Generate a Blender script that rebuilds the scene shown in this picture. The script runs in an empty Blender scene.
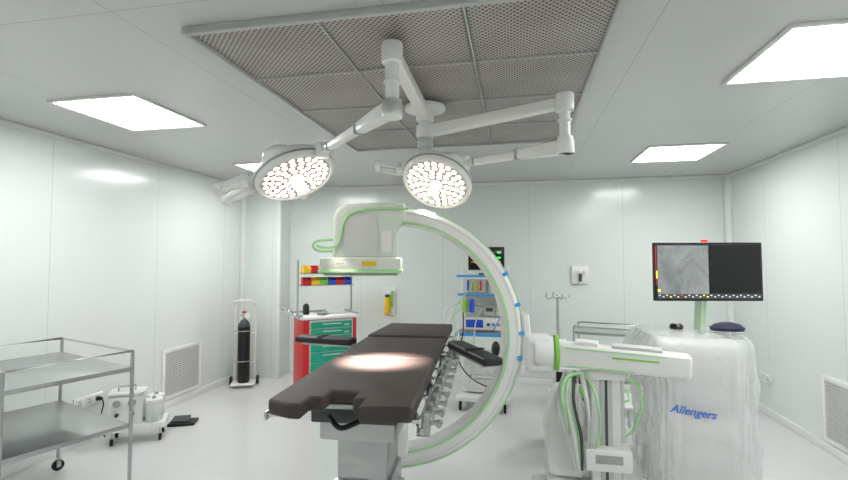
import bpy, bmesh, math, random
from mathutils import Vector, Matrix, Euler
random.seed(7)
C = bpy.context.scene.collection
PI = math.pi
V = Vector
def s2l(c):
    return tuple(((x/255)/12.92 if x/255 <= .04045 else (((x/255)+.055)/1.055)**2.4) for x in c)

# ------------------------------------------------------------ materials
def mat(name, col, rough=.5, metal=0, var=.05, scale=9, bump=0, emis=0, coat=0, spec=.5, bscale=60, alpha=1):
    m = bpy.data.materials.new(name); m.use_nodes = True
    nt = m.node_tree; b = nt.nodes['Principled BSDF']
    tc = nt.nodes.new('ShaderNodeTexCoord'); n = nt.nodes.new('ShaderNodeTexNoise')
    n.inputs['Scale'].default_value = scale; n.inputs['Detail'].default_value = 3
    nt.links.new(tc.outputs['Object'], n.inputs['Vector'])
    mx = nt.nodes.new('ShaderNodeMix'); mx.data_type = 'RGBA'
    c = s2l(col)
    mx.inputs[6].default_value = (*[min(1, x*(1-var)) for x in c], 1)
    mx.inputs[7].default_value = (*[min(1, x*(1+var)) for x in c], 1)
    nt.links.new(n.outputs['Fac'], mx.inputs[0])
    nt.links.new(mx.outputs[2], b.inputs['Base Color'])
    b.inputs['Roughness'].default_value = rough; b.inputs['Metallic'].default_value = metal
    b.inputs['Coat Weight'].default_value = coat; b.inputs['Alpha'].default_value = alpha
    b.inputs['Specular IOR Level'].default_value = spec
    if emis:
        nt.links.new(mx.outputs[2], b.inputs['Emission Color']); b.inputs['Emission Strength'].default_value = emis
    if bump:
        n2 = nt.nodes.new('ShaderNodeTexNoise'); n2.inputs['Scale'].default_value = bscale
        nt.links.new(tc.outputs['Object'], n2.inputs['Vector'])
        bp = nt.nodes.new('ShaderNodeBump'); bp.inputs['Strength'].default_value = bump; bp.inputs['Distance'].default_value = .01
        nt.links.new(n2.outputs['Fac'], bp.inputs['Height']); nt.links.new(bp.outputs['Normal'], b.inputs['Normal'])
    return m
def math_node(nt, op, a, b=None, c=None):
    n = nt.nodes.new('ShaderNodeMath'); n.operation = op
    for i, x in enumerate((a, b, c)):
        if x is None: continue
        if isinstance(x, (int, float)): n.inputs[i].default_value = x
        else: nt.links.new(x, n.inputs[i])
    return n.outputs[0]
def seam_mat(name, col, axes, rough=.3, seamcol=(120,125,122), w=.004, spec=.5, coat=0):
    m = mat(name, col, rough, var=.02, scale=1.3, spec=spec, coat=coat)
    nt = m.node_tree; b = nt.nodes['Principled BSDF']
    b.inputs['Coat Roughness'].default_value = .12
    src = b.inputs['Base Color'].links[0].from_socket
    tc = nt.nodes.new('ShaderNodeTexCoord')
    sp = nt.nodes.new('ShaderNodeSeparateXYZ'); nt.links.new(tc.outputs['Object'], sp.inputs[0])
    mask = None
    for ax, per, of in axes:
        v = math_node(nt, 'ADD', sp.outputs[ax], of+50*per)
        v = math_node(nt, 'MODULO', v, per)
        l = math_node(nt, 'LESS_THAN', v, w)
        mask = l if mask is None else math_node(nt, 'MAXIMUM', mask, l)
    mx = nt.nodes.new('ShaderNodeMix'); mx.data_type = 'RGBA'
    nt.links.new(mask, mx.inputs[0]); nt.links.new(src, mx.inputs[6])
    mx.inputs[7].default_value = (*s2l(seamcol), 1)
    nt.links.new(mx.outputs[2], b.inputs['Base Color'])
    return m
def perf_mat():
    m = bpy.data.materials.new('perforated_sheet'); m.use_nodes = True
    nt = m.node_tree; b = nt.nodes['Principled BSDF']
    tc = nt.nodes.new('ShaderNodeTexCoord'); sp = nt.nodes.new('ShaderNodeSeparateXYZ')
    nt.links.new(tc.outputs['Object'], sp.inputs[0])
    P = .030
    x = math_node(nt, 'ADD', sp.outputs[0], 20*P); y = math_node(nt, 'ADD', sp.outputs[1], 400*P)
    a = math_node(nt, 'DIVIDE', math_node(nt, 'ADD', x, y), P)
    c = math_node(nt, 'DIVIDE', math_node(nt, 'SUBTRACT', math_node(nt, 'ADD', y, 400*P), x), P)
    fa = math_node(nt, 'SUBTRACT', math_node(nt, 'FRACT', a), .5)
    fc = math_node(nt, 'SUBTRACT', math_node(nt, 'FRACT', c), .5)
    r = math_node(nt, 'SQRT', math_node(nt, 'ADD', math_node(nt, 'MULTIPLY', fa, fa), math_node(nt, 'MULTIPLY', fc, fc)))
    k = math_node(nt, 'LESS_THAN', r, .31)
    n = nt.nodes.new('ShaderNodeTexNoise'); n.inputs['Scale'].default_value = 2.8
    nt.links.new(tc.outputs['Object'], n.inputs['Vector'])
    m0 = nt.nodes.new('ShaderNodeMix'); m0.data_type = 'RGBA'
    nt.links.new(n.outputs['Fac'], m0.inputs[0])
    m0.inputs[6].default_value = (*s2l((200,198,194)), 1); m0.inputs[7].default_value = (*s2l((160,146,140)), 1)
    mx = nt.nodes.new('ShaderNodeMix'); mx.data_type = 'RGBA'
    nt.links.new(k, mx.inputs[0])
    nt.links.new(m0.outputs[2], mx.inputs[6]); mx.inputs[7].default_value = (*s2l((66,60,59)), 1)
    nt.links.new(mx.outputs[2], b.inputs['Base Color']); b.inputs['Roughness'].default_value = .4
    return m
M = dict(
 wall_l=seam_mat('wall_panel_left', (227,233,229), [(1,1.22,.35)], .2, (192,196,193), coat=.3),
 wall_b=seam_mat('wall_panel_back', (224,231,226), [(0,1.22,-1.42)], .2, (188,192,189), coat=.3),
 ceil=seam_mat('ceiling_panel', (202,204,201), [(0,1.2,.55),(1,2.4,.7)], .24, (166,167,166)),
 floor=mat('vinyl_floor', (212,213,212), .2, var=.04, scale=14),
 trim=mat('white_trim', (234,236,234), .35),
 perf=perf_mat(),
 frame=mat('grille_frame', (190,191,188), .4),
 white=mat('white_enamel', (238,238,235), .3, coat=.2, var=.02),
 offwhite=mat('offwhite_plastic', (218,219,216), .4),
 palegreen=mat('pale_green_grey', (222,229,219), .35, var=.03),
 postgreen=mat('pale_green_post', (186,212,182), .4, var=.03),
 grey=mat('grey_plastic', (165,167,166), .45),
 lgrey=mat('light_grey_plastic', (204,206,204), .4, var=.03),
 dgrey=mat('dark_grey', (70,72,74), .5),
 black=mat('black_plastic', (20,20,22), .4),
 rubber=mat('black_rubber', (25,25,26), .7),
 pad=mat('table_pad_vinyl', (62,52,49), .55, var=.1, bump=.12, bscale=260),
 bpad=mat('black_pad_vinyl', (26,25,26), .42, var=.1),
 steel=mat('stainless_steel', (188,190,190), .28, metal=1, var=.06),
 chrome=mat('chrome', (215,215,215), .12, metal=1),
 mint=mat('mint_trim', (176,224,168), .35),
 green=mat('bright_green', (140,208,80), .4),
 teal=mat('teal_drawer', (22,165,135), .35),
 red=mat('red_enamel', (205,30,36), .35),
 yellow=mat('yellow_plastic', (240,200,40), .4),
 orange=mat('orange_plastic', (236,120,40), .4),
 blue=mat('blue_plastic', (36,84,205), .4),
 cyan=mat('blue_tape', (60,160,225), .4),
 purple=mat('purple_plastic', (90,50,150), .4),
 navy=mat('navy_fabric', (24,28,62), .6),
 drape=mat('plastic_cover', (240,243,243), .12, var=.03, coat=.7, bump=.9, bscale=22, alpha=.42),
 text=mat('blue_lettering', (14,100,195), .4),
 ledface=mat('lamp_face', (214,200,190), .35),
 bezel=mat('lens_bezel', (176,126,102), .3),
 led=mat('led_lens', (255,246,236), .3, emis=9, var=.01),
 diff=mat('light_diffuser', (253,253,253), .4, emis=21, var=.005),
 screen=mat('dark_screen', (8,10,12), .15),
 glow_g=mat('green_trace', (60,230,90), .4, emis=1.2),
 glow_y=mat('yellow_trace', (240,220,60), .4, emis=1.0),
 glow_r=mat('red_lamp', (225,40,40), .4, emis=.8),
 glow_w=mat('screen_icons', (190,195,200), .4, emis=.7),
 glow_d=mat('picture_dark_line', (118,124,124), .4, emis=.55),
 glass=mat('clear_jar', (218,226,223), .1, coat=.5),
)
def xray_mat():
    m = bpy.data.materials.new('fluoroscopy_picture'); m.use_nodes = True
    nt = m.node_tree; b = nt.nodes['Principled BSDF']
    tc = nt.nodes.new('ShaderNodeTexCoord')
    mp = nt.nodes.new('ShaderNodeMapping'); mp.inputs['Scale'].default_value = (6,6,4); mp.inputs['Rotation'].default_value = (0,.6,0)
    nt.links.new(tc.outputs['Object'], mp.inputs[0])
    w = nt.nodes.new('ShaderNodeTexNoise'); w.inputs['Scale'].default_value = 1.0; w.inputs['Detail'].default_value = 7; w.inputs['Roughness'].default_value = .6; w.inputs['Distortion'].default_value = .8
    nt.links.new(mp.outputs[0], w.inputs['Vector'])
    r = nt.nodes.new('ShaderNodeValToRGB')
    r.color_ramp.elements[0].position = .25; r.color_ramp.elements[0].color = (.18,.20,.20,1)
    r.color_ramp.elements[1].position = .75; r.color_ramp.elements[1].color = (.46,.49,.49,1)
    nt.links.new(w.outputs['Fac'], r.inputs[0])
    nt.links.new(r.outputs[0], b.inputs['Emission Color']); b.inputs['Emission Strength'].default_value = .9
    b.inputs['Base Color'].default_value = (.02,.02,.02,1); b.inputs['Roughness'].default_value = .25
    return m
M['xray'] = xray_mat()

# ------------------------------------------------------------ mesh builder
def WM(o):
    m = Matrix.LocRotScale(o.location, o.rotation_euler, o.scale)
    return WM(o.parent) @ m if o.parent else m
def frame(d):
    return d.to_track_quat('Z', 'Y').to_matrix().to_4x4()
class MB:
    def __init__(s): s.bm = bmesh.new()
    def add(s, t, m=None):
        if m is not None: bmesh.ops.transform(t, matrix=m, verts=t.verts)
        me = bpy.data.meshes.new('tmp'); t.to_mesh(me); t.free(); s.bm.from_mesh(me); bpy.data.meshes.remove(me)
        return s
    def box(s, c, d, b=.006, rz=0, rot=None, seg=2):
        t = bmesh.new(); bmesh.ops.create_cube(t, size=1)
        bmesh.ops.scale(t, vec=d, verts=t.verts)
        b = min(b, min(d)*.45)
        if b > 0: bmesh.ops.bevel(t, geom=t.edges[:], offset=b, segments=seg, profile=.6, affect='EDGES')
        R = rot.to_matrix().to_4x4() if rot else Matrix.Rotation(rz, 4, 'Z')
        return s.add(t, Matrix.Translation(c) @ R)
    def beam(s, p0, p1, w, h, b=.01, w1=None, h1=None):
        p0, p1 = V(p0), V(p1); d = p1-p0; L = d.length
        y = d.normalized(); x = y.cross(V((0,0,1))); x = x.normalized() if x.length > .01 else V((1,0,0)); z = x.cross(y)
        t = bmesh.new(); bmesh.ops.create_cube(t, size=1)
        bmesh.ops.scale(t, vec=(w, L, h), verts=t.verts)
        if w1:
            for v in t.verts:
                if v.co.y > 0: v.co.x *= w1/w; v.co.z *= h1/h
        if b > 0: bmesh.ops.bevel(t, geom=t.edges[:], offset=b, segments=3, profile=.6, affect='EDGES')
        m = Matrix((( x.x,y.x,z.x,0),(x.y,y.y,z.y,0),(x.z,y.z,z.z,0),(0,0,0,1)))
        return s.add(t, Matrix.Translation((p0+p1)/2) @ m)
    def cyl(s, p0, p1, r, r1=None, n=24, b=0):
        p0, p1 = V(p0), V(p1); d = p1-p0
        t = bmesh.new(); bmesh.ops.create_cone(t, cap_ends=True, segments=n, radius1=r, radius2=r if r1 is None else r1, depth=d.length)
        if b: 
            e = [e for e in t.edges if abs(e.verts[0].co.z-e.verts[1].co.z) < 1e-6]
            bmesh.ops.bevel(t, geom=e, offset=b, segments=2, profile=.6, affect='EDGES')
        return s.add(t, Matrix.Translation((p0+p1)/2) @ frame(d))
    def sph(s, c, r, sc=(1,1,1)):
        t = bmesh.new(); bmesh.ops.create_uvsphere(t, u_segments=20, v_segments=12, radius=r)
        bmesh.ops.scale(t, vec=sc, verts=t.verts); return s.add(t, Matrix.Translation(c))
    def lathe(s, prof, m=None, n=40):
        t = bmesh.new(); rings = []
        for r, z in prof:
            rings.append([t.verts.new((0,0,z))] if r < 1e-6 else [t.verts.new((r*math.cos(2*PI*i/n), r*math.sin(2*PI*i/n), z)) for i in range(n)])
        for a, b in zip(rings, rings[1:]):
            for i in range(n):
                j = (i+1) % n
                if len(a) == 1 and len(b) == 1: continue
                if len(a) == 1: t.faces.new((a[0], b[i], b[j]))
                elif len(b) == 1: t.faces.new((a[i], b[0], a[j]))
                else: t.faces.new((a[i], b[i], b[j], a[j]))
        bmesh.ops.recalc_face_normals(t, faces=t.faces)
        return s.add(t, m)
    def tube(s, pts, r, n=10, sm=0, closed=False):
        pts = [V(p) for p in pts]
        if sm: pts = smooth(pts, sm, closed)
        t = bmesh.new(); rings = []; N = len(pts)
        up = V((0,0,1)); prev = None
        for i, p in enumerate(pts):
            a = pts[(i-1) % N] if (closed or i > 0) else p; b = pts[(i+1) % N] if (closed or i < N-1) else p
            d = (b-a).normalized()
            if prev is None:
                x = d.cross(up)
                if x.length < .05: x = d.cross(V((1,0,0)))
            else: x = prev - d*prev.dot(d)
            x.normalize(); y = d.cross(x); prev = x
            rings.append([t.verts.new(p + (x*math.cos(2*PI*k/n)+y*math.sin(2*PI*k/n))*r) for k in range(n)])
        pr = list(zip(rings, rings[1:])) + ([(rings[-1], rings[0])] if closed else [])
        for a, b in pr:
            for k in range(n): t.faces.new((a[k], a[(k+1) % n], b[(k+1) % n], b[k]))
        if not closed:
            t.faces.new(rings[0]); t.faces.new(rings[-1])
        bmesh.ops.recalc_face_normals(t, faces=t.faces)
        return s.add(t)
    def prism(s, poly, z0, z1, b=.01, m=None):
        t = bmesh.new()
        vs = [t.verts.new((x, y, z0)) for x, y in poly]; f = t.faces.new(vs)
        r = bmesh.ops.extrude_face_region(t, geom=[f])
        for g in r['geom']:
            if isinstance(g, bmesh.types.BMVert): g.co.z = z1
        bmesh.ops.recalc_face_normals(t, faces=t.faces)
        if b: bmesh.ops.bevel(t, geom=t.edges[:], offset=b, segments=3, profile=.6, affect='EDGES')
        return s.add(t, m)
    def arc(s, R, wr, wd, a0, a1, m, n=72, off=0):
        t = bmesh.new(); rings = []
        ch = min(wr, wd)*.22
        sec = [(-wr/2+ch,-wd/2),(wr/2-ch,-wd/2),(wr/2,-wd/2+ch),(wr/2,wd/2-ch),(wr/2-ch,wd/2),(-wr/2+ch,wd/2),(-wr/2,wd/2-ch),(-wr/2,-wd/2+ch)]
        for i in range(n+1):
            a = math.radians(a0+(a1-a0)*i/n)
            rings.append([t.verts.new(((R+u)*math.cos(a), v+off, (R+u)*math.sin(a))) for u, v in sec])
        for a, b in zip(rings, rings[1:]):
            for k in range(8): t.faces.new((a[k], a[(k+1) % 8], b[(k+1) % 8], b[k]))
        t.faces.new(rings[0]); t.faces.new(rings[-1])
        bmesh.ops.recalc_face_normals(t, faces=t.faces)
        return s.add(t, m)
    def build(s, name, m, parent=None, world=False):
        if world and parent: bmesh.ops.transform(s.bm, matrix=WM(parent).inverted(), verts=s.bm.verts)
        me = bpy.data.meshes.new(name); s.bm.to_mesh(me); s.bm.free()
        for p in me.polygons: p.use_smooth = True
        try: me.set_sharp_from_angle(angle=.62)
        except Exception: pass
        me.materials.append(M[m] if isinstance(m, str) else m)
        o = bpy.data.objects.new(name, me); C.objects.link(o)
        if parent: o.parent = parent
        return o
def smooth(pts, n, closed=False):
    out = []; N = len(pts)
    for i in range(N if closed else N-1):
        g = (lambda k: pts[k % N]) if closed else (lambda k: pts[max(0, min(N-1, k))])
        p0, p1, p2, p3 = g(i-1), g(i), g(i+1), g(i+2)
        for j in range(n):
            t = j/n
            out.append(.5*((2*p1)+(p2-p0)*t+(2*p0-5*p1+4*p2-p3)*t*t+(3*p1-p0-3*p2+p3)*t**3))
    if not closed: out.append(pts[-1])
    return out
def thing(name, label, cat, loc=(0,0,0), rz=0, group=None):
    o = bpy.data.objects.new(name, None); C.objects.link(o); o.empty_display_size = .1
    o.location = loc; o.rotation_euler = (0,0,rz)
    return tag(o, label, cat, group)
def tag(o, label, cat, group=None):
    o['label'] = label; o['category'] = cat
    if group: o['group'] = group
    return o
def lab(o, l): o['label'] = l; return o
def struct(name, mb, m):
    o = mb.build(name, m); o['kind'] = 'structure'; return o
def castor(x, y, parent, r=.045, mt='rubber'):
    mb = MB(); mb.cyl((x-.012,y,r),(x+.012,y,r), r, n=20, b=.004)
    w = mb.build('castor', mt, parent)
    f = MB(); f.box((x-.018,y,r+.012),(.004,.03,.05),.001); f.box((x+.018,y,r+.012),(.004,.03,.05),.001); f.box((x,y,r*2+.006),(.045,.035,.008),.002)
    f.build('castor_fork', 'steel', w)

# ------------------------------------------------------------ room
H = 2.8; XL, XR, YF, YB = -3.95, 2.72, -1.6, 6.58
struct('floor', MB().box(((XL+XR)/2,(YF+YB)/2,-.05),(XR-XL+.4,YB-YF+.4,.1),0), 'floor')
struct('ceiling', MB().box(((XL+XR)/2,(YF+YB)/2,H+.05),(XR-XL+.4,YB-YF+.4,.1),0), 'ceil')
struct('wall_left', MB().box((XL-.05,(YF+YB)/2,H/2),(.1,YB-YF,H),0), 'wall_l')
struct('wall_right', MB().box((XR+.05,(YF+YB)/2,H/2),(.1,YB-YF,H),0), 'wall_l')
struct('wall_back', MB().box(((XL+XR)/2,YB+.05,H/2),(XR-XL+.2,.1,H),0), 'wall_b')
struct('wall_front', MB().box(((XL+XR)/2,YF-.05,H/2),(XR-XL+.2,.1,H),0), 'wall_b')
struct('wall_pillar', MB().box((-3.665,6.385,H/2),(.57,.39,H),.015), 'wall_b')
struct('trim_1', MB().cyl((XR-.02,YB-.02,0),(XR-.02,YB-.02,H),.05,n=24), 'trim')
struct('trim_2', MB().box((XL+.03,6.16,H/2),(.06,.07,H),.02), 'trim')
struct('trim_3', MB().box((-3.36,6.20,H/2),(.05,.04,H),.018), 'trim')
struct('trim_4', MB().box(((-3.38+XR)/2,YB-.015,H-.02),(XR+3.38,.03,.04),.01), 'trim')
struct('trim_5', MB().box((XL+.015,(YF+6.1)/2,H-.02),(.03,6.1-YF,.04),.01), 'trim')
struct('trim_6', MB().box((XR-.015,(YF+YB)/2,H-.02),(.03,YB-YF-.1,.04),.01), 'trim')
struct('baseboard_left', MB().box((XL+.012,(YF+6.12)/2,.04),(.024,6.12-YF,.08),.008), 'trim')
struct('baseboard_right', MB().box((XR-.012,(YF+YB)/2,.04),(.024,YB-YF-.12,.08),.008), 'trim')
struct('baseboard_back', MB().box(((-3.38+XR)/2,YB-.012,.04),(XR+3.3,.024,.08),.008), 'trim')

def ceiling_light(x, y, label):
    t = thing('ceiling_light', label, 'ceiling light', (x,y,H), 0, 'square ceiling light panels')
    f = MB(); w, l = .70, .74
    for sx in (-1,1): f.box((sx*(w/2-.012),0,-.008),(.024,l,.016),.003)
    for sy in (-1,1): f.box((0,sy*(l/2-.012),-.008),(w-.048,.024,.016),.003)
    f.build('frame','white',t)
    MB().box((0,0,-.005),(w-.05,l-.05,.008),0).build('diffuser','diff',t)
    return t
ceiling_light(-2.80,2.95,'square white glowing ceiling panel above the steel guard-rail trolley')
ceiling_light(-2.80,5.08,'glowing ceiling panel near the pillar, mostly hidden behind the left surgical lamp head')
ceiling_light(1.62,5.12,'glowing square ceiling panel nearest the back right corner')
ceiling_light(1.62,2.77,'glowing ceiling panel cut by the top right of the view')
ceiling_light(-2.80,.5,'unseen ceiling panel light added behind the viewer on the left side')  # unseen panel continuing the ceiling row, added to help light the room
ceiling_light(1.60,.5,'unseen ceiling panel light added behind the viewer on the right side')  # right-hand twin, also out of view and added for room light

t = thing('air_diffuser','large perforated metal laminar airflow panel in ceiling above the operating table','ceiling vent',(-.54,3.10,H))
W2, L2 = 1.00, 1.22
f = MB()
for sx in (-1,1): f.box((sx*(W2-.014),0,-.018),(.028,2*L2,.036),.006)
for sy in (-1,1): f.box((0,sy*(L2-.014),-.018),(2*W2-.055,.028,.036),.006)
for i in (1,2,3): f.box((0,-L2+i*L2/2,-.016),(2*W2-.055,.014,.020),.004)
for i in (1,2): f.box((-W2+i*2*W2/3,0,-.0155),(.010,2*L2-.055,.016),.003)
f.build('frame','frame',t)
for i in range(3):
    for j in range(4):
        o = MB().box((0,0,0),(2*W2/3-.024,L2/2-.024,.006),0).build('perforated_panel','perf',t)
        o.location = (-W2+(i+.5)*2*W2/3, -L2+(j+.5)*L2/2, -.012)

# ------------------------------------------------------------ surgical light
hub = V((-.6,3.1,0))
SL = thing('surgical_light','white ceiling-mounted double surgical lamp with two round heads on jointed arms','surgical light',(hub.x,hub.y,H-.042))
mb = MB(); mb.cyl((hub.x,hub.y,H-.07),(hub.x,hub.y,H-.043),.14,b=.006); mb.cyl((hub.x,hub.y,2.5),(hub.x,hub.y,H-.05),.042)
mb.build('spindle','white',SL,True)
MB().cyl((hub.x,hub.y,2.47),(hub.x,hub.y,2.53),.056,b=.008).cyl((hub.x,hub.y,2.452),(hub.x,hub.y,2.47),.04,b=.004).build('end_cap','lgrey',SL,True)
J1 = V((.28,2.66,2.58)); J2 = V((-.575,2.13,2.70))
for J in (J1,J2):
    h0 = V((hub.x,hub.y,J.z)); m = MB(); m.cyl(h0-V((0,0,.045)),h0+V((0,0,.045)),.062,b=.01); m.beam(h0,J,.075,.075,.016,.066,.062)
    m.cyl(J-V((0,0,.05)),J+V((0,0,.05)),.052,b=.01)
    m.build('horizontal_arm','white',SL,True)
MB().cyl((J1.x,J1.y,2.34),(J1.x,J1.y,2.55),.030).cyl((J1.x,J1.y,2.29),(J1.x,J1.y,2.39),.044,b=.008).cyl((J1.x,J1.y,2.47),(J1.x,J1.y,2.485),.040,b=.004).build('drop_pole','white',SL,True)
MB().cyl((J2.x,J2.y,2.42),(J2.x,J2.y,2.68),.034).cyl((J2.x,J2.y,2.38),(J2.x,J2.y,2.47),.05,b=.008).cyl((J2.x,J2.y,2.55),(J2.x,J2.y,2.565),.042,b=.004).build('drop_pole','white',SL,True)
def lamp(start, end, cen, n, grips, energy, cone):
    start, end, cen, n = V(start), V(end), V(cen), V(n).normalized()
    a = MB(); d = (end-start).normalized(); mid = start+(end-start)*.42
    a.beam(start, mid, .075,.085,.02,.06,.062); a.beam(mid-d*.02,end,.048,.05,.012,.040,.042)
    a.cyl(start-V((0,0,.04)),start+V((0,0,.04)),.05,b=.008)
    sp = a.build('spring_arm','white',SL,True)
    for k in ((mid-d*.012, mid+d*.012,.066,.068,.01),(end-d*.10,end-d*.085,.05,.052,.01)):
        MB().beam(*k).build('joint_collar','grey',sp,True)
    side = (end-cen); side = (side - n*side.dot(n)).normalized()
    y = MB(); y.cyl(end-V((0,0,.04)),end+V((0,0,.05)),.042,b=.008)
    y.tube([end, end+(cen+side*.26-end)*.6-n*.03, cen+side*.215+(-n)*.05], .030, 12, 4)
    y.build('yoke','white',SL,True)
    q = n.to_track_quat('-Z','Y')
    h = MB().lathe([(0,.125),(.06,.123),(.12,.115),(.165,.100),(.19,.088),(.225,.070),(.242,.050),(.248,.012),(.244,-.012),(.232,-.024),(.220,-.024),(.213,-.008),(0,-.008)],n=56)
    for k in range(3):
        aa = 2*PI*k/3+.4; h.sph((.165*math.cos(aa),.165*math.sin(aa),.06),.098,(1,1,.66))
    h = h.build('lamp_head','white',SL)
    h.rotation_mode = 'XYZ'; h.rotation_euler = q.to_euler('XYZ'); h.location = cen - SL.location
    MB().lathe([(0,-.0095),(.211,-.0095),(.211,-.0125),(0,-.0125)],n=48).build('face_plate','ledface',h)
    MB().lathe([(.251,.020),(.253,.016),(.252,.008),(.2465,.008),(.2465,.020)],n=56).build('rim_seal','grey',h)
    b = MB()
    for r, cnt, ph in ((.188,24,0),(.149,18,.1),(.110,13,.2),(.074,9,.1)):
        for i in range(cnt):
            a_ = 2*PI*i/cnt+ph; x, y_ = r*math.cos(a_), r*math.sin(a_)
            MB().lathe([(0,-.0190),(.013,-.0183),(.0170,-.0155),(.0170,-.013),(0,-.013)],n=12).build('led_lens','led',h).location = (x,y_,0)
            b.lathe([(.0176,-.0128),(.0176,-.0165),(.0196,-.0165),(.0204,-.0128)],Matrix.Translation((x,y_,0)),12)
    b.build('lens_bezels','bezel',h)
    MB().lathe([(0,-.165),(.018,-.163),(.026,-.152),(.023,-.09),(.029,-.055),(.040,-.038),(.048,-.02),(.048,-.013),(0,-.013)],n=24).build('centre_handle','white',h)
    for g in grips:
        g = V(g); g = (g-n*g.dot(n)).normalized(); s = n.cross(g)
        gm = MB(); p0 = cen+g*.14-n*.05; p1 = cen+g*.29-n*.060; p2 = cen+g*.45-n*.045
        gm.beam(p0,p1,.085,.060,.012,.05,.045)
        gm.beam(p1-s*.045,p1+s*.045,.045,.05,.010)
        for k in (-1,1): gm.beam(p1+s*.036*k,p2+s*.026*k,.026,.040,.008,.022,.030)
        gm.beam(p2-s*.040,p2+s*.040,.036,.042,.010)
        gm.build('grip_handle','white',h,True)
    ld = bpy.data.lights.new('surgical_beam','SPOT'); ld.energy = energy; ld.spot_size = math.radians(cone); ld.spot_blend = 1; ld.shadow_soft_size = .07
    ld.color = (1,.85,.76)
    lo = bpy.data.objects.new('surgical_beam',ld); C.objects.link(lo); lo.location = cen+n*.18
    tgt = V((-.80,2.68,1.1)); lo.rotation_euler = (tgt-lo.location).to_track_quat('-Z','Y').to_euler()
lamp((J2.x,J2.y,2.43),(-1.12,2.56,2.345),(-1.33,2.64,2.217),(.46,-.19,-.87),[(-1,-.1,-.05),(-.8,-.6,-.55)],1600,28)
lamp((J1.x,J1.y,2.33),(-.33,3.08,2.345),(-.53,3.16,2.235),(-.16,-.60,-.79),[(-.8,.2,.5)],350,24)

# ------------------------------------------------------------ operating table
OT = thing('operating_table','long operating table with dark brown padded top and steel side rails','operating table',(-.81,3.04,0),math.radians(3.4))
hw = .315
near = [(-hw,-1.16),(-.20,-1.21),(-.145,-1.21),(-.145,-1.10),(-.085,-1.10),(-.085,-.99),(.045,-.99),(.045,-1.10),(.10,-1.10),(.10,-1.21),(hw+.01,-1.19),(hw,-.26),(-hw,-.26)]
MB().prism(near,1.032,1.10,.018).build('leg_pad','pad',OT)
MB().box((0,.125,1.067),(2*hw,.75,.066),.022,seg=4).build('seat_pad','pad',OT)
MB().prism([(-hw+.005,.51),(hw,.51),(hw,1.21),(-hw+.05,1.21)],1.046,1.112,.02).build('back_pad','pad',OT)
MB().box((0,-.64,1.020),(.54,.68,.022),.004).box((0,.125,1.022),(.54,.70,.022),.004).box((0,.84,1.032),(.50,.62,.022),.004).build('tabletop_frame','steel',OT)
for sx in (-1,1):
    r = MB()
    r.box((sx*.346,-.72,1.01),(.012,.80,.036),.002); r.box((sx*.346,.12,1.01),(.012,.70,.036),.002); r.box((sx*.346,.85,1.02),(.012,.60,.036),.002)
    for y in (-1.1,-.75,-.38,-.15,.38,.65,1.08): r.box((sx*.308,y,1.013),(.068,.02,.016),.002)
    r.build('side_rail','chrome',OT)
for (sx,y) in ((1,-1.06),(1,-.92),(1,-.78),(1,-.62),(1,-.45),(1,-.28),(1,-.1),(1,.06),(1,.24),(-1,-.55),(1,.42),(1,.6),(1,.8)):
    c = MB(); c.box((sx*.368,y,1.0),(.030,.055,.080),.005); c.cyl((sx*.382,y,1.0),(sx*.43,y,.995),.013)
    c.cyl((sx*.422,y-.028,.995),(sx*.422,y+.028,.995),.012)
    c.build('rail_clamp','steel',OT)
c = MB(); c.box((0,-.62,.88),(.38,.50,.12),.02); c.box((0,-.62,.70),(.26,.30,.26),.015); c.box((0,-.62,.52),(.29,.34,.14),.012); c.box((0,-.62,.36),(.32,.38,.22),.012); c.build('column','steel',OT)
MB().box((0,-.62,.965),(.42,.62,.08),.012).build('tilt_block','dgrey',OT)
b = MB(); b.box((0,-.60,.16),(.52,.95,.14),.03,seg=3); b.build('base','steel',OT)
MB().box((0,-.60,.245),(.44,.86,.03),.01).build('base_cover','dgrey',OT)
for sx in (-1,1):
    for y in (-1.0,-.2): castor(sx*.2,y,OT,.045)
for sx in (-1,1):
    MB().tube([(sx*.16,-.42,.9),(sx*.2,-.1,.93),(sx*.23,.2,1.0)],.018,12).build('gas_strut','chrome',OT)
for y0,y1,z0,z1 in ((-.95,-.70,.99,.82),(-.70,-.45,.82,.98),(-.4,-.1,.99,.84),(-.1,.3,.84,.99)):
    lk = MB(); lk.beam((.30,y0,z0),(.30,y1,z1),.016,.038,.004); lk.cyl((.27,y1,z1),(.335,y1,z1),.02); lk.build('lift_link','steel',OT)
MB().beam((.335,-1.0,.93),(.335,-.35,.93),.014,.03,.004).build('lower_rail','chrome',OT)
MB().tube([(-.10,-.97,.97),(-.02,-1.05,.95),(.07,-.97,.97)],.012,10,6).build('locking_lever','black',OT)
def arm_board(p0, p1, z, w, name='arm_board'):
    p0, p1 = V((*p0,z)), V((*p1,z)); d = (p1-p0).normalized()
    o = MB().beam(p0,p1,w,.05,.02).build(name,'bpad',OT,True)
    k = MB(); k.beam(p0-d*.04-V((0,0,.034)),p1-d*.05-V((0,0,.034)),w*.7,.012,.003); k.cyl(p0+d*.02-V((0,0,.10)),p0+d*.02-V((0,0,.03)),.022); k.build('support_plate','steel',o,True)
    s = MB(); s.beam(p0+d*(p1-p0).length*.55-d*.02+V((0,0,.028)),p0+d*(p1-p0).length*.55+d*.02+V((0,0,.028)),w*1.04,.006,.002); s.build('strap','rubber',o,True)
arm_board((-1.20,3.36),(-1.68,3.43),1.085,.12)
arm_board((-.44,3.44),(-.13,2.86),1.08,.13)

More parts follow.
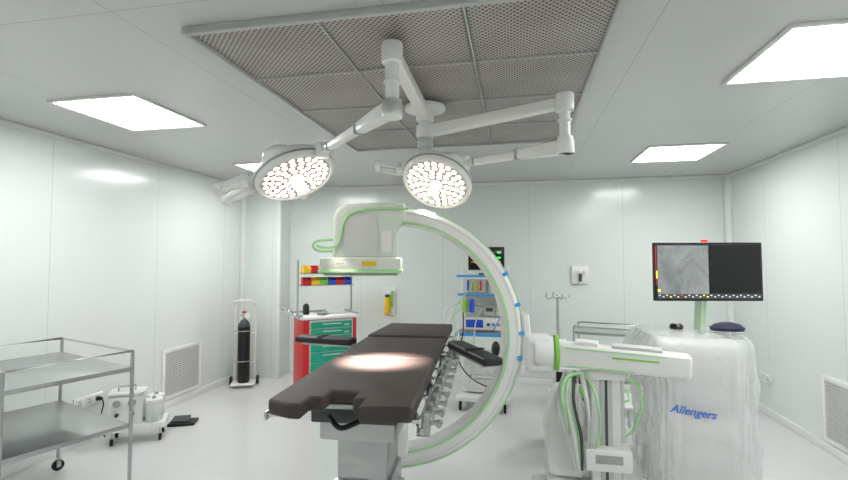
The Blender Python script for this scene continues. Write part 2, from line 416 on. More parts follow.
# ------------------------------------------------------------ C-arm
CA = thing('c_arm_x_ray_machine','large white mobile C-shaped x-ray machine with mint green edging and monitor','x-ray machine',(.62,3.2,0))
cc = V((-.76,3.06,1.25)); Mr = Matrix.Translation(cc) @ Matrix.Rotation(math.radians(13),4,'Z')
Mg = Matrix.Translation((-.80,3.05,1.20)) @ Matrix.Rotation(math.radians(13),4,'Z')
R = .793
ring = MB().arc(R,.112,.19,-102,97,Mg,90).build('c_arc','white',CA,True)
MB().arc(R-.044,.014,.004,-102,97,Mg,90,off=-.0955).build('mint_stripe','mint',ring,True)
MB().arc(R+.018,.004,.003,-102,97,Mg,90,off=-.0955).build('slide_track','lgrey',ring,True)
MB().arc(R+.059,.008,.05,-102,93,Mg,90,off=-.05).build('cable_channel','mint',ring,True)
for a in (29,1,-10,14):
    MB().arc(R+.044,.045,.198,a-.8,a+.8,Mg,2).build('blue_clip','cyan',ring,True)
def yrot(p): return Mr @ V(p)
def _cube(d,b,seg):
    t = bmesh.new(); bmesh.ops.create_cube(t,size=1); bmesh.ops.scale(t,vec=d,verts=t.verts)
    bmesh.ops.bevel(t,geom=t.edges[:],offset=b,segments=seg,profile=.6,affect='EDGES'); return t
def lbox(mb,c,d,b,seg=3): return mb.add(_cube(d,b,seg), Mr @ Matrix.Translation(c))
XZ = Mr @ Matrix(((1,0,0,0),(0,0,-1,0),(0,1,0,0),(0,0,0,1)))
prof = [(-.44,.46),(-.44,.72),(-.43,.765),(-.405,.795),(-.36,.815),(-.10,.825),(.03,.825),(.03,.715),(-.01,.68),(-.03,.64),(-.03,.46)]
hs = MB().prism(prof,-.14,.14,.028,XZ).build('detector_housing','palegreen',CA,True)
MB().prism([(-.37,.49),(-.37,.70),(-.34,.74),(-.17,.74),(-.15,.70),(-.15,.49)],.141,.147,.003,XZ).build('side_cover','offwhite',hs,True)
MB().prism([(-.125,.50),(-.125,.64),(-.06,.64),(-.06,.50)],.141,.147,.003,XZ).build('small_cover','white',hs,True)
mt_ = [yrot((x,-.150,z)) for x,z in ((-.54,.545),(-.50,.53),(-.42,.54),(-.385,.59),(-.37,.68),(-.33,.745),(-.24,.775),(-.08,.785),(.05,.782))]
MB().tube(mt_,.008,10,6).build('mint_outline','mint',hs,True)
gh = [yrot((x,-.10,z)) for x,z in ((-.43,.51),(-.53,.51),(-.575,.54),(-.55,.575),(-.43,.585))]
MB().tube(gh,.010,10,6).build('grab_handle','mint',CA,True)
det = lbox(MB(),(-.255,0,.425),(.53,.40,.085),.02).build('flat_detector','palegreen',CA,True)
lbox(MB(),(-.255,0,.378),(.536,.406,.028),.010,2).build('lower_housing','mint',det,True)
lbox(MB(),(-.255,0,.356),(.47,.34,.012),.004,2).build('detector_face','grey',det,True)
lab(lbox(MB(),(-.20,-.206,.428),(.09,.004,.030),.001,1).build('warning_sticker','yellow',det,True),'yellow warning sticker')
lbox(MB(),(-.38,-.206,.430),(.05,.004,.012),.001,1).build('maker_plate','grey',det,True)
th = MB(); th.prism([(-.34,-.80),(-.34,-.62),(-.28,-.56),(.0,-.56),(.05,-.66),(.05,-.80),(0,-.84),(-.3,-.84)],-.15,.15,.025,XZ)
th = th.build('tube_housing','white',CA,True)
MB().cyl(yrot((-.17,0,-.57)),yrot((-.17,0,-.50)),.09,b=.01).build('collimator','grey',th,True)
cr = MB().arc(R+.085,.055,.18,-17,9,Mg,30).build('ring_carriage','white',CA,True)
MB().arc(R+.114,.003,.12,-15,7,Mg,30).build('carriage_plate','lgrey',cr,True)
pv = MB(); pv.box((.15,3.23,1.08),(.18,.20,.24),.05,seg=5); pv.cyl((.12,3.20,1.09),(.25,3.20,1.09),.108,.105,b=.02,n=32); pv.cyl((.25,3.19,1.09),(.33,3.19,1.09),.09,b=.01,n=32); pv.build('pivot','white',CA,True)
MB().cyl((.250,3.20,1.09),(.276,3.20,1.09),.116,n=40,b=.003).build('angle_scale','green',CA,True)
A0, A1 = V((.28,3.17,1.09)), V((1.02,3.025,1.070))
a = MB().beam(A0,A1,.15,.155,.028,.14,.135).build('cross_arm','white',CA,True)
ad = (A1-A0).normalized(); an_ = V((ad.y,-ad.x,0)).normalized()
def on_arm(t0,t1,z,w,h,m,nm,off=.0765):
    p0 = A0+ad*t0+an_*off+V((0,0,z)); p1 = A0+ad*t1+an_*(off-.004)+V((0,0,z)); MB().beam(p0,p1,w,h,.002).build(nm,m,a,True)
on_arm(.05,.62,.052,.006,.008,'mint','mint_line'); on_arm(.05,.45,-.056,.006,.008,'mint','mint_line')
on_arm(.32,.58,.018,.006,.011,'green','scale_strip')
MB().beam(A0+ad*.32+V((0,0,.082)),A0+ad*.60+V((0,0,.078)),.11,.02,.006).build('arm_lid','lgrey',a,True)
MB().beam(A0+ad*.10+V((0,0,.086)),A0+ad*.24+V((0,0,.084)),.12,.026,.010).build('brake_cover','white',a,True)
col = MB().box((.56,3.25,.62),(.18,.20,.74),.014).build('lift_column','white',CA,True)
MB().box((.56,3.146,.62),(.075,.010,.70),.003).build('column_slot','lgrey',col,True)
MB().box((.56,3.139,.62),(.016,.006,.68),.002).build('column_rail','dgrey',col,True)
MB().box((.56,3.24,.970),(.25,.25,.06),.012).build('column_collar','white',col,True)
for x in (.450,.670): MB().cyl((x,3.22,.30),(x,3.22,.95),.016).cyl((x,3.22,.30),(x,3.22,.62),.024,b=.004).build('guide_rod','offwhite',CA,True)
MB().box((.56,3.20,.46),(.28,.26,.14),.02).build('drive_housing','white',CA,True)
MB().box((.56,3.067,.47),(.16,.006,.05),.002).build('housing_vent','grey',CA,True)
MB().box((.85,3.42,.19),(1.30,.52,.17),.05,seg=4).build('chassis','white',CA,True)
MB().box((.26,3.42,.13),(.32,.12,.10),.03).build('front_foot','white',CA,True)
for x,y in ((.3,3.18),(.3,3.66),(1.42,3.2),(1.42,3.64)):
    MB().cyl((x,y-.02,.07),(x,y+.02,.07),.07,b=.01).build('wheel','rubber',CA,True)
MB().tube([(.33,3.12,.60),(.30,3.06,.74),(.28,3.05,.88),(.33,3.08,.97),(.42,3.12,.98)],.013,12,8).build('steering_handle','mint',CA,True)
MB().tube([(.67,3.10,.96),(.73,3.07,.93),(.75,3.07,.80),(.71,3.1,.66),(.67,3.12,.60)],.009,12,8).build('push_handle','mint',CA,True)
fr = MB().prism([(.20,.28),(.18,.62),(.25,.84),(.36,.88),(.43,.80),(.43,.28)],-3.40,-3.20,.035,Matrix(((1,0,0,0),(0,0,-1,0),(0,1,0,0),(0,0,0,1)))).build('front_fairing','white',CA,True)
for k in range(9):
    r1, r2 = random.uniform(-.02,.02), random.uniform(-.03,.03)
    MB().tube([(.31+.015*k,3.12,.99),(.26+.027*k+r1,3.06-.006*k,.83+r2),(.32+.020*k+r2,3.07+.01*(k%2),.62+r1),(.36+.011*k,3.11,.38)],(.010,.007,.012,.008,.010,.006,.009,.007,.008)[k],8,8).build('cable',('lgrey','offwhite','white','mint','dgrey','offwhite','lgrey','white','mint')[k],CA,True)
def draped(x0,x1,y0,y1,z0,z1):
    t = bmesh.new(); n = 192; L = 44; rings = []
    cx,cy = (x0+x1)/2,(y0+y1)/2
    for j in range(L+1):
        u = j/L; z = z1-(z1-z0)*u
        sh = 1-.075*max(0,1-u*8)**2; fl = 1.03-.02*u+.02*u*u
        ring = []
        for i in range(n):
            a = 2*PI*i/n; e = .36
            cx_, sy_ = math.cos(a), math.sin(a)
            x = math.copysign(abs(cx_)**e,cx_)*(x1-x0)/2; y = math.copysign(abs(sy_)**e,sy_)*(y1-y0)/2
            amp = .013*min(1,.15+u*2.2)*(1 if abs(cx_)>.5 or sy_>0 else .5)
            w = amp*(1-abs(math.sin(a*9+u*2.3+math.sin(u*6)))*1.6+.6*math.sin(a*37+2+u*5)+.5*math.sin(u*16+a*7)+.4*math.sin(u*31-a*9))
            lx = -.07*math.exp(-((u-.16)/.10)**2)*max(0,-cx_)
            slope = -.035*(-sy_*.5+.5)*(1-u)
            ring.append(t.verts.new((cx+x*sh*fl+cx_*w+lx, cy+y*sh*fl+sy_*w, z+slope*.4+.008*math.sin(a*5)*(1 if j else 0))))
        rings.append(ring)
    for a_,b_ in zip(rings,rings[1:]):
        for k in range(n): t.faces.new((a_[k],b_[k],b_[(k+1)%n],a_[(k+1)%n]))
    c0 = t.verts.new((cx,cy,z1+.012))
    for k in range(n): t.faces.new((c0,rings[0][k],rings[0][(k+1)%n]))
    bmesh.ops.recalc_face_normals(t,faces=t.faces)
    return t
body = MB().box((1.145,3.45,.72),(.52,.45,.93),.05,seg=4).build('main_body','white',CA,True)
MB().box((1.145,3.220,.93),(.40,.01,.30),.004).build('front_panel','offwhite',body,True)
MB().box((1.145,3.218,.45),(.42,.01,.24),.004).build('lower_panel','offwhite',body,True)
cov = lab(MB().add(draped(.84,1.46,3.17,3.73,.27,1.225)).build('protective_cover','drape',CA,True),'wrinkled clear plastic cover')
tcu = bpy.data.curves.new('logo','FONT'); tcu.body = 'Allengers'; tcu.size = .068; tcu.shear = .3; tcu.extrude = .0015; tcu.offset = .0012
to = bpy.data.objects.new('tmp_text',tcu); C.objects.link(to); bpy.context.view_layer.update()
tme = bpy.data.meshes.new_from_object(to.evaluated_get(bpy.context.evaluated_depsgraph_get())); bpy.data.objects.remove(to)
tme.materials.clear(); tme.materials.append(M['text']); lo = bpy.data.objects.new('lettering',tme); C.objects.link(lo); lo.parent = cov
lo.location = V((.925,3.116,.772))-CA.location; lo.rotation_euler = (PI/2,math.radians(7),0); lab(lo,'blue slanted lettering on the cover')
# let the cover's front dip behind the lettering: it lies flat there
for v in cov.data.vertices:
    wx, wy, wz = v.co.x+CA.location.x, v.co.y+CA.location.y, v.co.z
    if .88 < wx < 1.27 and wy < 3.25 and .68 < wz < .86:
        v.co.y = max(v.co.y, 3.128-CA.location.y)
th_ = math.radians(11.1)
mc = V((1.265,3.42,1.622))
MR = Matrix.Translation(mc) @ Matrix.Rotation(th_,4,'Z')
nk = MB(); nk.beam((1.22,3.46,1.20),(1.245,3.47,1.50),.07,.04,.012); nk.box((1.255,3.455,1.58),(.16,.04,.16),.01); nk.build('monitor_neck','postgreen',CA,True)
mo = MB().add(_cube((.72,.035,.39),.006,2),MR).build('monitor','black',CA,True)
MB().add(_cube((.34,.003,.34),.0005,1),MR@Matrix.Translation((-.172,-.0185,.005))).build('x_ray_image','xray',mo,True)
MB().add(_cube((.34,.003,.31),.0005,1),MR@Matrix.Translation((.176,-.0185,.02))).build('dark_image','screen',mo,True)
for pts in (((-.30,.17),(-.26,.10),(-.20,.06),(-.12,.08),(-.05,.02)),((-.26,-.13),(-.22,-.05),(-.15,-.02),(-.09,-.06),(-.03,-.12)),((-.12,.16),(-.14,.09),(-.10,.01),(-.12,-.08))):
    MB().tube([MR@V((x,-.0205,z)) for x,z in pts],.0016,6,6).build('image_line','glow_d',mo,True)
MB().add(_cube((.69,.0015,.032),.0003,1),MR@Matrix.Translation((0,-.0199,-.164))).build('toolbar','dgrey',mo,True)
for i in range(28):
    MB().add(_cube((.012,.002,.008),.0003,1),MR@Matrix.Translation((-.332+i*.0245,-.0215,-.157-(i%2)*.010))).build('screen_icon','glow_y' if i in (3,12,13) else ('glow_r' if i==6 else 'glow_w'),mo,True)
MB().add(_cube((.010,.002,.05),.0003,1),MR@Matrix.Translation((-.350,-.0215,-.02))).build('yellow_screen_mark','glow_y',mo,True)
MB().add(_cube((.018,.002,.018),.0003,1),MR@Matrix.Translation((-.335,-.0225,-.125))).build('yellow_screen_mark','glow_y',mo,True)
MB().add(_cube((.003,.002,.26),.0003,1),MR@Matrix.Translation((-.354,-.0215,.04))).build('red_screen_edge','glow_r',mo,True)
MB().add(_cube((.034,.03,.016),.004,2),MR@Matrix.Translation((-.015,0,.206))).build('indicator_light','glow_r',mo,True)
o = tag(MB().lathe([(0,0),(.09,0),(.095,.02),(.07,.045),(.03,.06),(0,.062)],n=30).build('folded_cap','navy'),'dark navy cloth cap lying on the right of the covered machine body','cap'); o.location=(1.36,3.38,1.239); o.scale=(1.1,.7,.9)
o = MB().lathe([(0,0),(.04,0),(.042,.02),(.03,.035),(.012,.04),(0,.04)],n=24).build('hand_switch','black'); o.location=(1.06,3.40,1.238); tag(o,'small black round hand switch on covered body left of monitor neck','hand switch')

# ------------------------------------------------------------ steel trolleys
def steel_trolley(name,label,loc,rz,w,l,zt,zl,rail,railh=.10,r=.012):
    t = thing(name,label,'trolley',loc,rz)
    for nm,z in (('top_shelf',zt),('lower_shelf',zl)):
        s = MB(); s.box((0,0,z-.004),(w-.02,l-.02,.008),.002)
        for sy in (-1,1): s.box((0,sy*(l/2-.012),z-.014),(w-.02,.006,.03),.001)
        for sx in (-1,1): s.box((sx*(w/2-.012),0,z-.014),(.006,l-.03,.03),.001)
        s.build(nm,'steel',t)
    for sx in (-1,1):
        for sy in (-1,1):
            MB().cyl((sx*(w/2-.005),sy*(l/2-.005),.10),(sx*(w/2-.005),sy*(l/2-.005),zt+(railh if rail else .0)),r).build('leg','steel',t)
            castor(sx*(w/2-.005),sy*(l/2-.005),t,.042)
    if rail:
        g = MB(); x,y,z = w/2-.005,l/2-.005,zt+railh
        g.tube([(x,y,z),(-x,y,z),(-x,-y,z),(x,-y,z)],.009,10,closed=True)
        g.build('guard_rail','chrome',t)
    return t
steel_trolley('steel_trolley','large stainless steel trolley with guard rail standing by the left wall',(-3.26,2.67,0),math.radians(-19.3),1.07,.72,.95,.56,True,.11)
steel_trolley('steel_trolley','small stainless steel trolley against back wall behind the x-ray cross arm',(1.02,5.60,0),math.radians(-14),.68,.46,.90,.40,True,.05,.010)

# ------------------------------------------------------------ grilles
def grille(label,loc,rz):
    t = thing('vent_grille',label,'vent grille',loc,rz,'white wall return-air grilles')
    f = MB(); w,h = .66,.58
    for s in (-1,1): f.box((s*(w/2-.02),-.01,0),(.04,.02,h),.004); f.box((0,-.01,s*(h/2-.02)),(w-.08,.02,.04),.004)
    f.build('frame','white',t)
    g = MB()
    for i in range(25): g.box((-w/2+.05+i*(w-.1)/24,-.008,0),(.007,.010,h-.08),0)
    for i in range(21): g.box((0,-.011,-h/2+.05+i*(h-.1)/20),(w-.08,.008,.008),0)
    g.build('lattice','offwhite',t)
    MB().box((0,-.0025,0),(w-.06,.003,h-.06),0).build('backing','grey',t)
grille('white return-air grille low on left wall beside the oxygen cylinder',(XL+.001,4.97,.38),PI/2)
grille('white return-air grille low on right wall beyond the monitor',(XR-.001,4.50,.38),-PI/2)

# ------------------------------------------------------------ sockets
def socket(label,loc,rz,n=3,w=.24):
    t = thing('wall_socket',label,'wall socket',loc,rz)
    MB().box((0,-.008,0),(w,.016,.10),.006).build('face_plate','white',t)
    for i in range(n):
        x = -w/2+(i+.5)*w/n
        s = MB(); s.box((x,-.018,0),(w/n*.75,.006,.07),.003); s.build('outlet','offwhite',t)
        MB().cyl((x,-.0205,.012),(x,-.0225,.012),.006,n=10).cyl((x-.01,-.0205,-.012),(x-.01,-.0225,-.012),.005,n=10).cyl((x+.01,-.0205,-.012),(x+.01,-.0225,-.012),.005,n=10).build('pin_holes','dgrey',t)
    return t
socket('white multi-outlet wall socket behind the steel trolley with black plug in it',(XL+.001,3.72,.38),PI/2,3,w=.30)
p = thing('power_plug','black power plug with cord pushed into the left wall socket','plug',(XL+.024,3.80,.38))
MB().cyl((.001,0,0),(.05,0,0),.022,.016,b=.004).build('plug_body','black',p)
MB().tube([(.05,0,0),(.08,-.01,-.05),(.07,-.03,-.18),(.05,.0,-.30),(.08,.02,-.365)],.006,8,6).build('cord','black',p)
socket('small white wall socket low on the right wall behind covered machine body',(XR-.001,5.8,.40),-PI/2,2,w=.2)
socket('white socket on back wall seen through the x-ray arc',(-.62,YB-.001,1.48),0,1,w=.12)

t = thing('gas_outlet_box','white wall box with hanging regulator on back wall above the drip stand','gas outlet',(.86,YB-.001,1.50))
MB().box((0,-.02,0),(.22,.04,.24),.01).build('box','white',t)
MB().cyl((-.03,-.04,.03),(-.03,-.07,.03),.025).cyl((.04,-.04,.03),(.04,-.07,.03),.025).build('outlet_rings','lgrey',t)
MB().box((0,-.06,-.035),(.035,.03,.11),.008).cyl((0,-.085,-.02),(0,-.07,-.02),.02).build('regulator','dgrey',t)
t = thing('wall_suction_regulator','yellow and green suction bottle on back wall beside the red drawer cart','wall suction unit',(-1.80,YB-.001,1.10))
MB().box((0,-.012,.0),(.19,.024,.40),.006).build('wall_plate','white',t)
MB().cyl((-.02,-.070,-.18),(-.02,-.070,.06),.045,b=.01).build('bottle','yellow',t)
MB().cyl((-.02,-.070,.062),(-.02,-.070,.10),.035,b=.006).build('bottle_cap','dgrey',t)
MB().cyl((.05,-.05,-.08),(.05,-.05,.12),.014).cyl((.05,-.024,.13),(.05,-.075,.13),.02).build('flow_tube','green',t)
MB().tube([(-.02,-.070,.1),(-.04,-.09,.16),(.02,-.07,.18),(.05,-.05,.12)],.005,8,5).build('tubing','lgrey',t)

# ------------------------------------------------------------ oxygen cylinder on trolley
ox = (-3.60,5.72,0)
t = thing('cylinder_trolley','white tubular trolley holding the gas cylinder by the pillar','cylinder trolley',ox,math.radians(25))
fr = MB()
for s in (-1,1):
    fr.tube([(s*.13,.10,.10),(s*.13,.10,.98),(s*.13,.08,1.08),(s*.12,-.04,1.14)],.014,10,5)
fr.tube([(-.12,-.04,1.14),(-.06,-.08,1.16),(.06,-.08,1.16),(.12,-.04,1.14)],.014,10,5)
for z in (.3,.7): fr.cyl((-.13,.10,z),(.13,.10,z),.010)
fr.build('frame','white',t)
MB().box((0,0,.05),(.30,.26,.02),.005).build('base_plate','white',t)
for s in (-1,1): MB().cyl((s*.155,.10,.06),(s*.185,.10,.06),.06,b=.008).build('wheel','rubber',t)
for z in (.35,.75):
    MB().tube([(.12*math.cos(a),.105*math.sin(a)*.95,z) for a in [math.radians(x) for x in range(180,361,15)]],.006,8).build('holding_band','steel',t)
t = thing('oxygen_cylinder','black gas cylinder with grey shoulder and red valve knob by the pillar','gas cylinder',(ox[0],ox[1],.062),.3)
MB().lathe([(0,0),(.07,0),(.080,.01),(.080,.74),(.0,.74)],n=32).build('tank','black',t)
MB().lathe([(0,.742),(.080,.742),(.072,.78),(.045,.82),(.022,.84),(0,.84)],n=32).build('shoulder','dgrey',t)
MB().cyl((0,0,.842),(0,0,.92),.018).cyl((-.05,0,.89),(.05,0,.89),.012).build('valve','chrome',t)
MB().cyl((.05,-.01,.89),(.05,-.05,.89),.035,b=.004).build('pressure_gauge','white',t)
MB().cyl((0,0,.92),(0,0,.945),.03,b=.004).build('valve_knob','red',t)

# ------------------------------------------------------------ suction machine left
t = thing('suction_machine','white suction machine with two gauges and pale jars beside the steel trolley','suction machine',(-3.52,3.86,0),math.radians(34))
t.scale = (.88,.88,.88)
MB().box((0,.02,.17),(.54,.34,.06),.012).build('base','white',t)
for sx in (-1,1):
    for sy in (-1,1): 
        castor(sx*.22,sy*.12+.02,t,.035); MB().cyl((sx*.22,sy*.12+.02,.08),(sx*.22,sy*.12+.02,.15),.012).build('leg','lgrey',t)
MB().box((-.11,.06,.345),(.32,.24,.29),.02).build('cabinet','white',t)
MB().box((-.11,.06,.505),(.34,.26,.03),.01).build('top_cover','offwhite',t)
for x in (-.19,-.05):
    g = MB().cyl((x,-.06,.42),(x,-.085,.42),.05,b=.004).build('gauge','white',t)
    MB().cyl((x,-.0855,.42),(x,-.087,.42),.038).build('gauge_dial','grey',g)
    MB().cyl((x,-.062,.30),(x,-.09,.30),.018).build('knob','dgrey',t)
MB().tube([(-.2,.06,.52),(-.2,.06,.57),(-.04,.06,.57),(-.04,.06,.52)],.009,8).build('carry_handle','grey',t)
for y in (-.05,.125):
    j = MB().lathe([(0,.202),(.072,.202),(.080,.214),(.080,.40),(0,.40)],Matrix.Translation((.15,y,0)),24).build('jar','glass',t)
    MB().cyl((.15,y,.402),(.15,y,.435),.084,b=.005).build('jar_lid','white',j)
    MB().cyl((.15,y,.436),(.15,y,.46),.02,b=.003).build('port','grey',j)
MB().tube([(.15,-.05,.46),(.15,-.08,.52),(.06,-.10,.53),(-.04,-.08,.48)],.006,8,6).build('tubing','offwhite',t)
t = thing('foot_pedal','black foot pedal on floor beside the suction machine','foot pedal',(-3.40,4.32,0),.4)
MB().box((0,0,.015),(.26,.18,.03),.01).build('base','black',t)
MB().box((-.02,0,.05),(.16,.12,.02),.008,rot=Euler((.2,0,0))).build('treadle','dgrey',t)

# ------------------------------------------------------------ drawer cart
CR = math.radians(40)
ct = thing('drawer_cart','red medical supply cart with teal drawers and white top','supply cart',(-2.27,5.32,0),CR)
w,d = .64,.46
MB().box((0,.0,.585),(w,d,.85),.01).build('body','red',ct)
MB().box((.01,-d/2-.003,.585),(w-.12,.008,.84),.003).build('front_frame','lgrey',ct)
MB().box((0,0,1.03),(w+.04,d+.04,.032),.010).build('top','white',ct)
rim = MB()
for s in (-1,1): rim.box((s*(w/2+.012),0,1.06),(.008,d+.02,.026),.002)
rim.box((0,d/2+.012,1.06),(w+.02,.008,.026),.002); rim.build('top_rim','grey',ct)
MB().box((0,0,.13),(w+.04,d+.04,.06),.015).build('base','lgrey',ct)
hs_ = [.085,.085,.085,.10,.12,.14,.16]; z = .99
for i,hh in enumerate(hs_):
    z0 = z-hh; dr = MB().box((.01,-d/2-.012,(z+z0)/2),(.49,.018,hh-.010),.004).build('drawer','teal',ct)
    MB().box((.01,-d/2-.031,z-.030),(.22,.018,.012),.005).build('handle','lgrey',dr)
    MB().box((.19,-d/2-.0225,z-.052),(.06,.003,.018),.0).build('drawer_tag','lgrey',dr)
    z = z0
MB().tube([(-w/2-.03,-.18,1.03),(-w/2-.15,-.18,1.12),(-w/2-.18,0,1.15),(-w/2-.15,.18,1.12),(-w/2-.03,.18,1.03)],.017,10,6).build('push_handle','chrome',ct)
for sx in (-1,1):
    for sy in (-1,1): castor(sx*.27,sy*.18,ct,.045)
for s in (-.27,.425): MB().cyl((s,.255,1.05),(s,.255,1.70),.012).build('rack_post','grey',ct)
MB().box((.08,.255,1.055),(.72,.03,.012),.003).build('rack_foot','grey',ct)
for z in (1.39,1.535):
    MB().box((.08,.185,z-.006),(.68,.13,.006),.002).box((.08,.252,z+.004),(.66,.005,.016),.001).build('rack_shelf','grey',ct)
Mc = WM(ct)
def bin_(x,z,m,cn,row,w=.085):
    p = Mc @ V((x,.184,z+.001))
    t = MB(); h = .095; dd = .115
    t.box((0,0,.003),(w,dd,.006),.001); t.box((0,dd/2-.003,h/2),(w,.006,h),.001); t.box((0,-dd/2+.003,h*.3),(w,.006,h*.6),.001)
    for s in (-1,1): t.prism([(-dd/2,0),(dd/2,0),(dd/2,h),(-dd*.1,h),(-dd/2,h*.6)],s*w/2-.003,s*w/2+.003,0,Matrix(((0,0,1,0),(1,0,0,0),(0,1,0,0),(0,0,0,1))))
    o = t.build('storage_bin',m); o.location = p; o.rotation_euler = (0,0,CR)
    tag(o,'%s plastic storage bin, %s of rack over drawer cart'%(cn,row),'storage bin','bins on the cart rack')
for i,(m,cn,row) in enumerate((('yellow','yellow','leftmost in the upper row'),('red','red','second in the upper row'),('orange','orange','third in the upper row'))):
    bin_(-.185+i*.096,1.535,m,cn,row)
for i,(m,cn,row) in enumerate((('red','red','leftmost in the lower row'),('yellow','yellow','second in the lower row'),('green','green','third in the lower row'),('blue','blue','fourth in the lower row'),('red','red','fifth in the lower row'),('blue','blue','rightmost in the lower row'))):
    bin_(-.185+i*.104,1.39,m,cn,row,.094)
o = thing('pump_bottle','small black pump bottle on left of the red cart top','bottle',tuple(Mc @ V((-.22,.04,1.047))))
MB().lathe([(0,0),(.035,0),(.038,.01),(.038,.10),(.02,.125),(.014,.13),(0,.13)],n=24).build('bottle_body','black',o)
MB().cyl((0,0,.131),(0,0,.165),.008).box((.015,0,.17),(.05,.014,.012),.003).build('pump','white',o)
o = thing('glove_box','flat white carton lying on top of the drawer cart','box',tuple(Mc @ V((.14,.02,1.047))),.3)
MB().box((0,0,.03),(.22,.13,.06),.003).build('carton','offwhite',o)
MB().box((0,0,.0615),(.12,.05,.002),0).build('opening','grey',o)
o = thing('kidney_dish','shallow steel dish beside the pump bottle on the red cart','dish',tuple(Mc @ V((-.06,-.08,1.047))))
MB().lathe([(0,0),(.05,0),(.075,.035),(.078,.035),(.052,-.0),(0,0)][:4],n=28).build('bowl','steel',o); MB().tube([(.077*math.cos(a_),.077*math.sin(a_),.036) for a_ in [2*PI*i/28 for i in range(28)]],.004,6,closed=True).build('rim','chrome',o)

# ------------------------------------------------------------ anaesthesia machine
an = thing('anaesthesia_machine','white anaesthesia machine with blue-labelled shelves and hoses behind the x-ray arc','anaesthesia machine',(-.36,5.50,0),math.radians(-3))
for s in (-1,1): MB().box((s*.27,.1,.88),(.035,.05,1.5),.008).build('post','white',an)
MB().box((0,.02,.14),(.60,.56,.06),.02).build('base','offwhite',an)
for sx in (-1,1):
    for sy in (-1,1): castor(sx*.25,sy*.22+.02,an,.05)
MB().box((0,.06,.40),(.48,.36,.42),.01).build('cabinet','white',an)
for z in (.30,.48):
    dr = MB().box((0,-.13,z),(.44,.015,.16),.004).build('drawer','offwhite',an); MB().box((0,-.145,z+.05),(.2,.015,.014),.004).build('handle','grey',dr)
MB().box((0,-.02,.86),(.60,.46,.03),.008).build('worktop','steel',an)
v = MB().box((.0,.04,.96),(.46,.28,.13),.012).build('ventilator_unit','white',an)
MB().box((-.10,-.104,.965),(.20,.006,.09),.002).build('blue_display','blue',v)
for i in range(3): MB().cyl((.06+i*.06,-.10,.96),(.06+i*.06,-.125,.96),.018,b=.003).build('knob',('dgrey','cyan','grey')[i],v)
MB().box((0,.0,1.30),(.58,.28,.02),.005).build('middle_shelf','white',an)
lab(MB().box((0,-.143,1.30),(.58,.006,.028),.001).build('blue_shelf_edge','cyan',an),'blue shelf edge')
MB().box((0,.0,1.515),(.60,.30,.02),.005).build('upper_shelf','white',an)
MB().box((0,-.153,1.515),(.60,.006,.028),.001).build('blue_shelf_edge','cyan',an)
MB().box((0,-.253,.86),(.60,.006,.035),.001).build('blue_shelf_edge','cyan',an)
MB().box((0,.20,1.18),(.50,.02,.55),.004).build('back_panel','lgrey',an)
f = MB().box((-.10,.03,1.395),(.24,.16,.15),.008).build('flowmeter_block','lgrey',an)
for i,m in enumerate(('blue','green','yellow','red')):
    MB().cyl((-.18+i*.05,-.06,1.34),(-.18+i*.05,-.06,1.46),.011).build('flow_tube',m,f)
for x,m in ((.09,'yellow'),(.19,'purple')):
    vp = MB().cyl((x,.0,1.315),(x,.0,1.42),.04,b=.006).build('vaporizer','offwhite',an); MB().cyl((x,0,1.421),(x,0,1.455),.042,b=.006).build('dial',m,vp)
for x,m in ((-.20,'green'),(-.12,'blue'),(.20,'mint')):
    MB().cyl((x,-.16,1.10),(x,-.16,1.25),.03,b=.008).build('absorber_canister',m,an)
for x,z,m in ((.06,1.10,'dgrey'),(.13,1.10,'blue')):
    pu = MB().box((x,.08,z),(.12 if x<.1 else .001+.10,.12,.11),.01).build('infusion_pump','offwhite',an) if x<.1 else MB().box((.19,.08,z),(.12,.12,.11),.01).build('infusion_pump','offwhite',an)
    MB().box((x if x<.1 else .19,.017,z+.015),(.08,.006,.04),.001).build('pump_display',m,pu)
MB().cyl((-.08,-.16,1.18),(.2,-.16,1.18),.012).box((0,-.1,1.18),(.5,.03,.03),.006).build('manifold','steel',an)
MB().tube([(-.27,-.05,1.2),(-.42,-.12,1.12),(-.44,-.2,.8),(-.36,-.25,.55),(-.42,-.3,.35),(-.55,-.35,.18)],.012,10,8).build('breathing_hose','offwhite',an)
MB().tube([(-.25,-.1,1.15),(-.36,-.2,1.0),(-.33,-.3,.7),(-.28,-.32,.5),(-.25,-.28,.9)],.012,10,8).build('breathing_hose','offwhite',an)
MB().tube([(.0,-.18,1.15),(-.06,-.3,1.0),(-.08,-.33,.7),(-.1,-.33,.45),(-.16,-.3,.25)],.007,8,8).build('pale_tubing','lgrey',an)
MB().tube([(-.22,-.18,1.1),(-.20,-.3,.9),(-.25,-.33,.6),(-.1,-.35,.4),(.1,-.32,.3)],.007,8,8).build('black_cable','black',an)
MB().tube([(-.1,-.16,1.5),(-.14,-.22,1.36),(-.28,-.22,1.2),(-.3,-.26,.95),(-.2,-.3,.75),(-.05,-.3,.8)],.006,8,8).build('green_cable','mint',an)
MB().tube([(.22,-.15,1.5),(.27,-.22,1.3),(.2,-.26,1.05),(.12,-.3,.9)],.005,8,8).build('blue_cable','blue',an)
MB().sph((.16,-.28,.72),.06,(.8,.8,1.4)).build('breathing_bag','bpad',an)
pm = thing('patient_monitor','dark patient monitor with green traces on the anaesthesia machine top shelf','monitor',(-.33,5.47,1.527),math.radians(5))
MB().cyl((0,0,0),(0,0,.02),.09).cyl((0,0,.015),(0,0,.06),.025).build('stand','dgrey',pm)
ms = MB().box((0,0,.19),(.42,.06,.27),.01).build('monitor_case','black',pm)
MB().box((0,-.0315,.195),(.38,.003,.225),.001).build('screen','screen',ms)
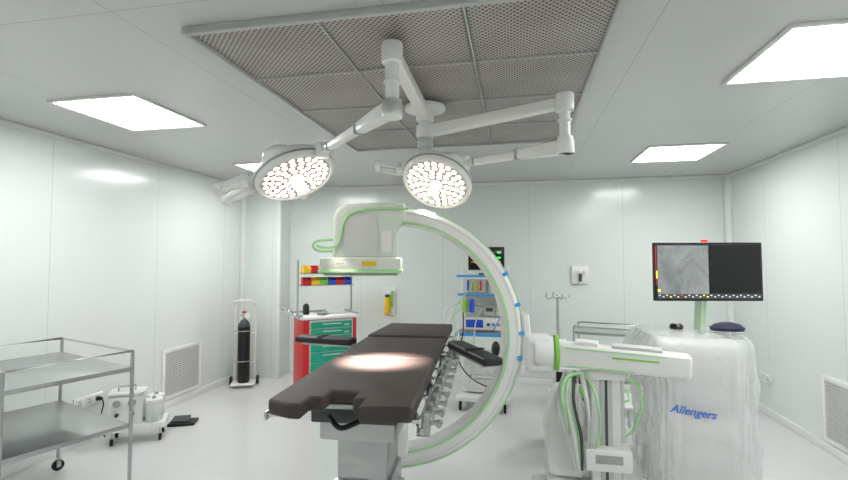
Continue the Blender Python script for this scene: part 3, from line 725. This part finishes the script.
for k,(m,z0) in enumerate((('glow_g',.26),('glow_g',.20),('glow_y',.145))):
    pts = []
    for i in range(41):
        x = -.17+i*.0065; ph = i%10
        dz = {2:.008,3:-.006,4:.024,5:-.014,6:0}.get(ph,0) if k==0 else .010*math.sin(i*.63)
        pts.append((x,-.035,z0+dz))
    MB().tube(pts,.0018,5).build('trace',m,ms)
for z0 in (.26,.20,.145): MB().box((.145,-.034,z0),(.04,.002,.018),0).build('readout','glow_g',ms)

# ------------------------------------------------------------ drip stand
t = thing('drip_stand','steel drip stand with hooks behind the white x-ray cross arm','drip stand',(.44,5.10,0))
MB().cyl((0,0,.08),(0,0,1.30),.015).build('pole','steel',t)
b = MB()
for i in range(5):
    a = 2*PI*i/5; b.beam((0,0,.09),(.15*math.cos(a),.15*math.sin(a),.075),.025,.018,.004)
b.build('base','steel',t)
for i in range(5):
    a = 2*PI*i/5; MB().cyl((.15*math.cos(a)-.01,.15*math.sin(a),.032),(.15*math.cos(a)+.01,.15*math.sin(a),.032),.032,b=.004).build('castor','rubber',t)
h = MB().sph((0,0,1.31),.022).build('finial','chrome',t)
for i in range(4):
    a = PI/2*i+.3; c_,s_ = math.cos(a),math.sin(a)
    MB().tube([(0,0,1.29),(.06*c_,.06*s_,1.30),(.11*c_,.11*s_,1.29),(.13*c_,.13*s_,1.32),(.115*c_,.115*s_,1.345)],.006,8,5).build('hook','chrome',t)
MB().cyl((0,0,.70),(0,0,.76),.022,b=.004).build('height_clamp','black',t)

# ------------------------------------------------------------ equipment trolley with surgical unit
t = thing('equipment_trolley','low white two-shelf equipment trolley behind the x-ray lift column','trolley',(.66,4.40,0),math.radians(-4))
for z in (.46,.16): MB().box((0,0,z),(.74,.46,.03),.008).build('shelf','white',t)
for sx in (-1,1):
    for sy in (-1,1):
        MB().box((sx*.34,sy*.19,.31),(.03,.03,.27),.005).build('leg','lgrey',t); castor(sx*.33,sy*.18,t,.042)
t = thing('electrosurgical_unit','white and green surgical power unit with dark front on the low trolley','medical device',(.47,4.38,.477),math.radians(-6))
MB().box((0,0,.02),(.26,.26,.03),.006).build('plinth','dgrey',t)
cs = MB().box((0,0,.155),(.28,.28,.24),.015).build('case','offwhite',t)
MB().box((0,-.142,.20),(.22,.006,.09),.002).build('display','screen',cs)
MB().box((0,-.142,.09),(.24,.006,.09),.002).build('front_panel','green',cs)
for i,m in enumerate(('yellow','blue','grey')): MB().cyl((-.07+.07*i,-.145,.09),(-.07+.07*i,-.165,.09),.02,b=.003).build('knob',m,cs)
t = thing('cable_coil','loop of green cable lying on the low equipment trolley','cable',(.86,4.38,.477))
MB().tube([(.11*math.cos(a)*(1+.05*math.sin(3*a)),.12*math.sin(a),.012+.10*max(0,math.sin(a))) for a in [2*PI*i/40 for i in range(80)]][:62],.009,8).build('cable','mint',t)

# ------------------------------------------------------------ world, camera
w = bpy.data.worlds.new('world'); bpy.context.scene.world = w; w.use_nodes = True
w.node_tree.nodes['Background'].inputs[0].default_value = (.8,.85,.85,1); w.node_tree.nodes['Background'].inputs[1].default_value = .3
cd = bpy.data.cameras.new('camera'); cam = bpy.data.objects.new('camera',cd); C.objects.link(cam)
cd.sensor_width = 36; cd.lens = 463/848*36; cd.clip_start = .05
cam.location = (0,0,1.7); cam.rotation_euler = (math.radians(90+2.47),0,math.radians(11.1))
bpy.context.scene.camera = cam
bpy.context.scene.view_settings.view_transform = 'Standard'
bpy.context.scene.view_settings.look = 'None'
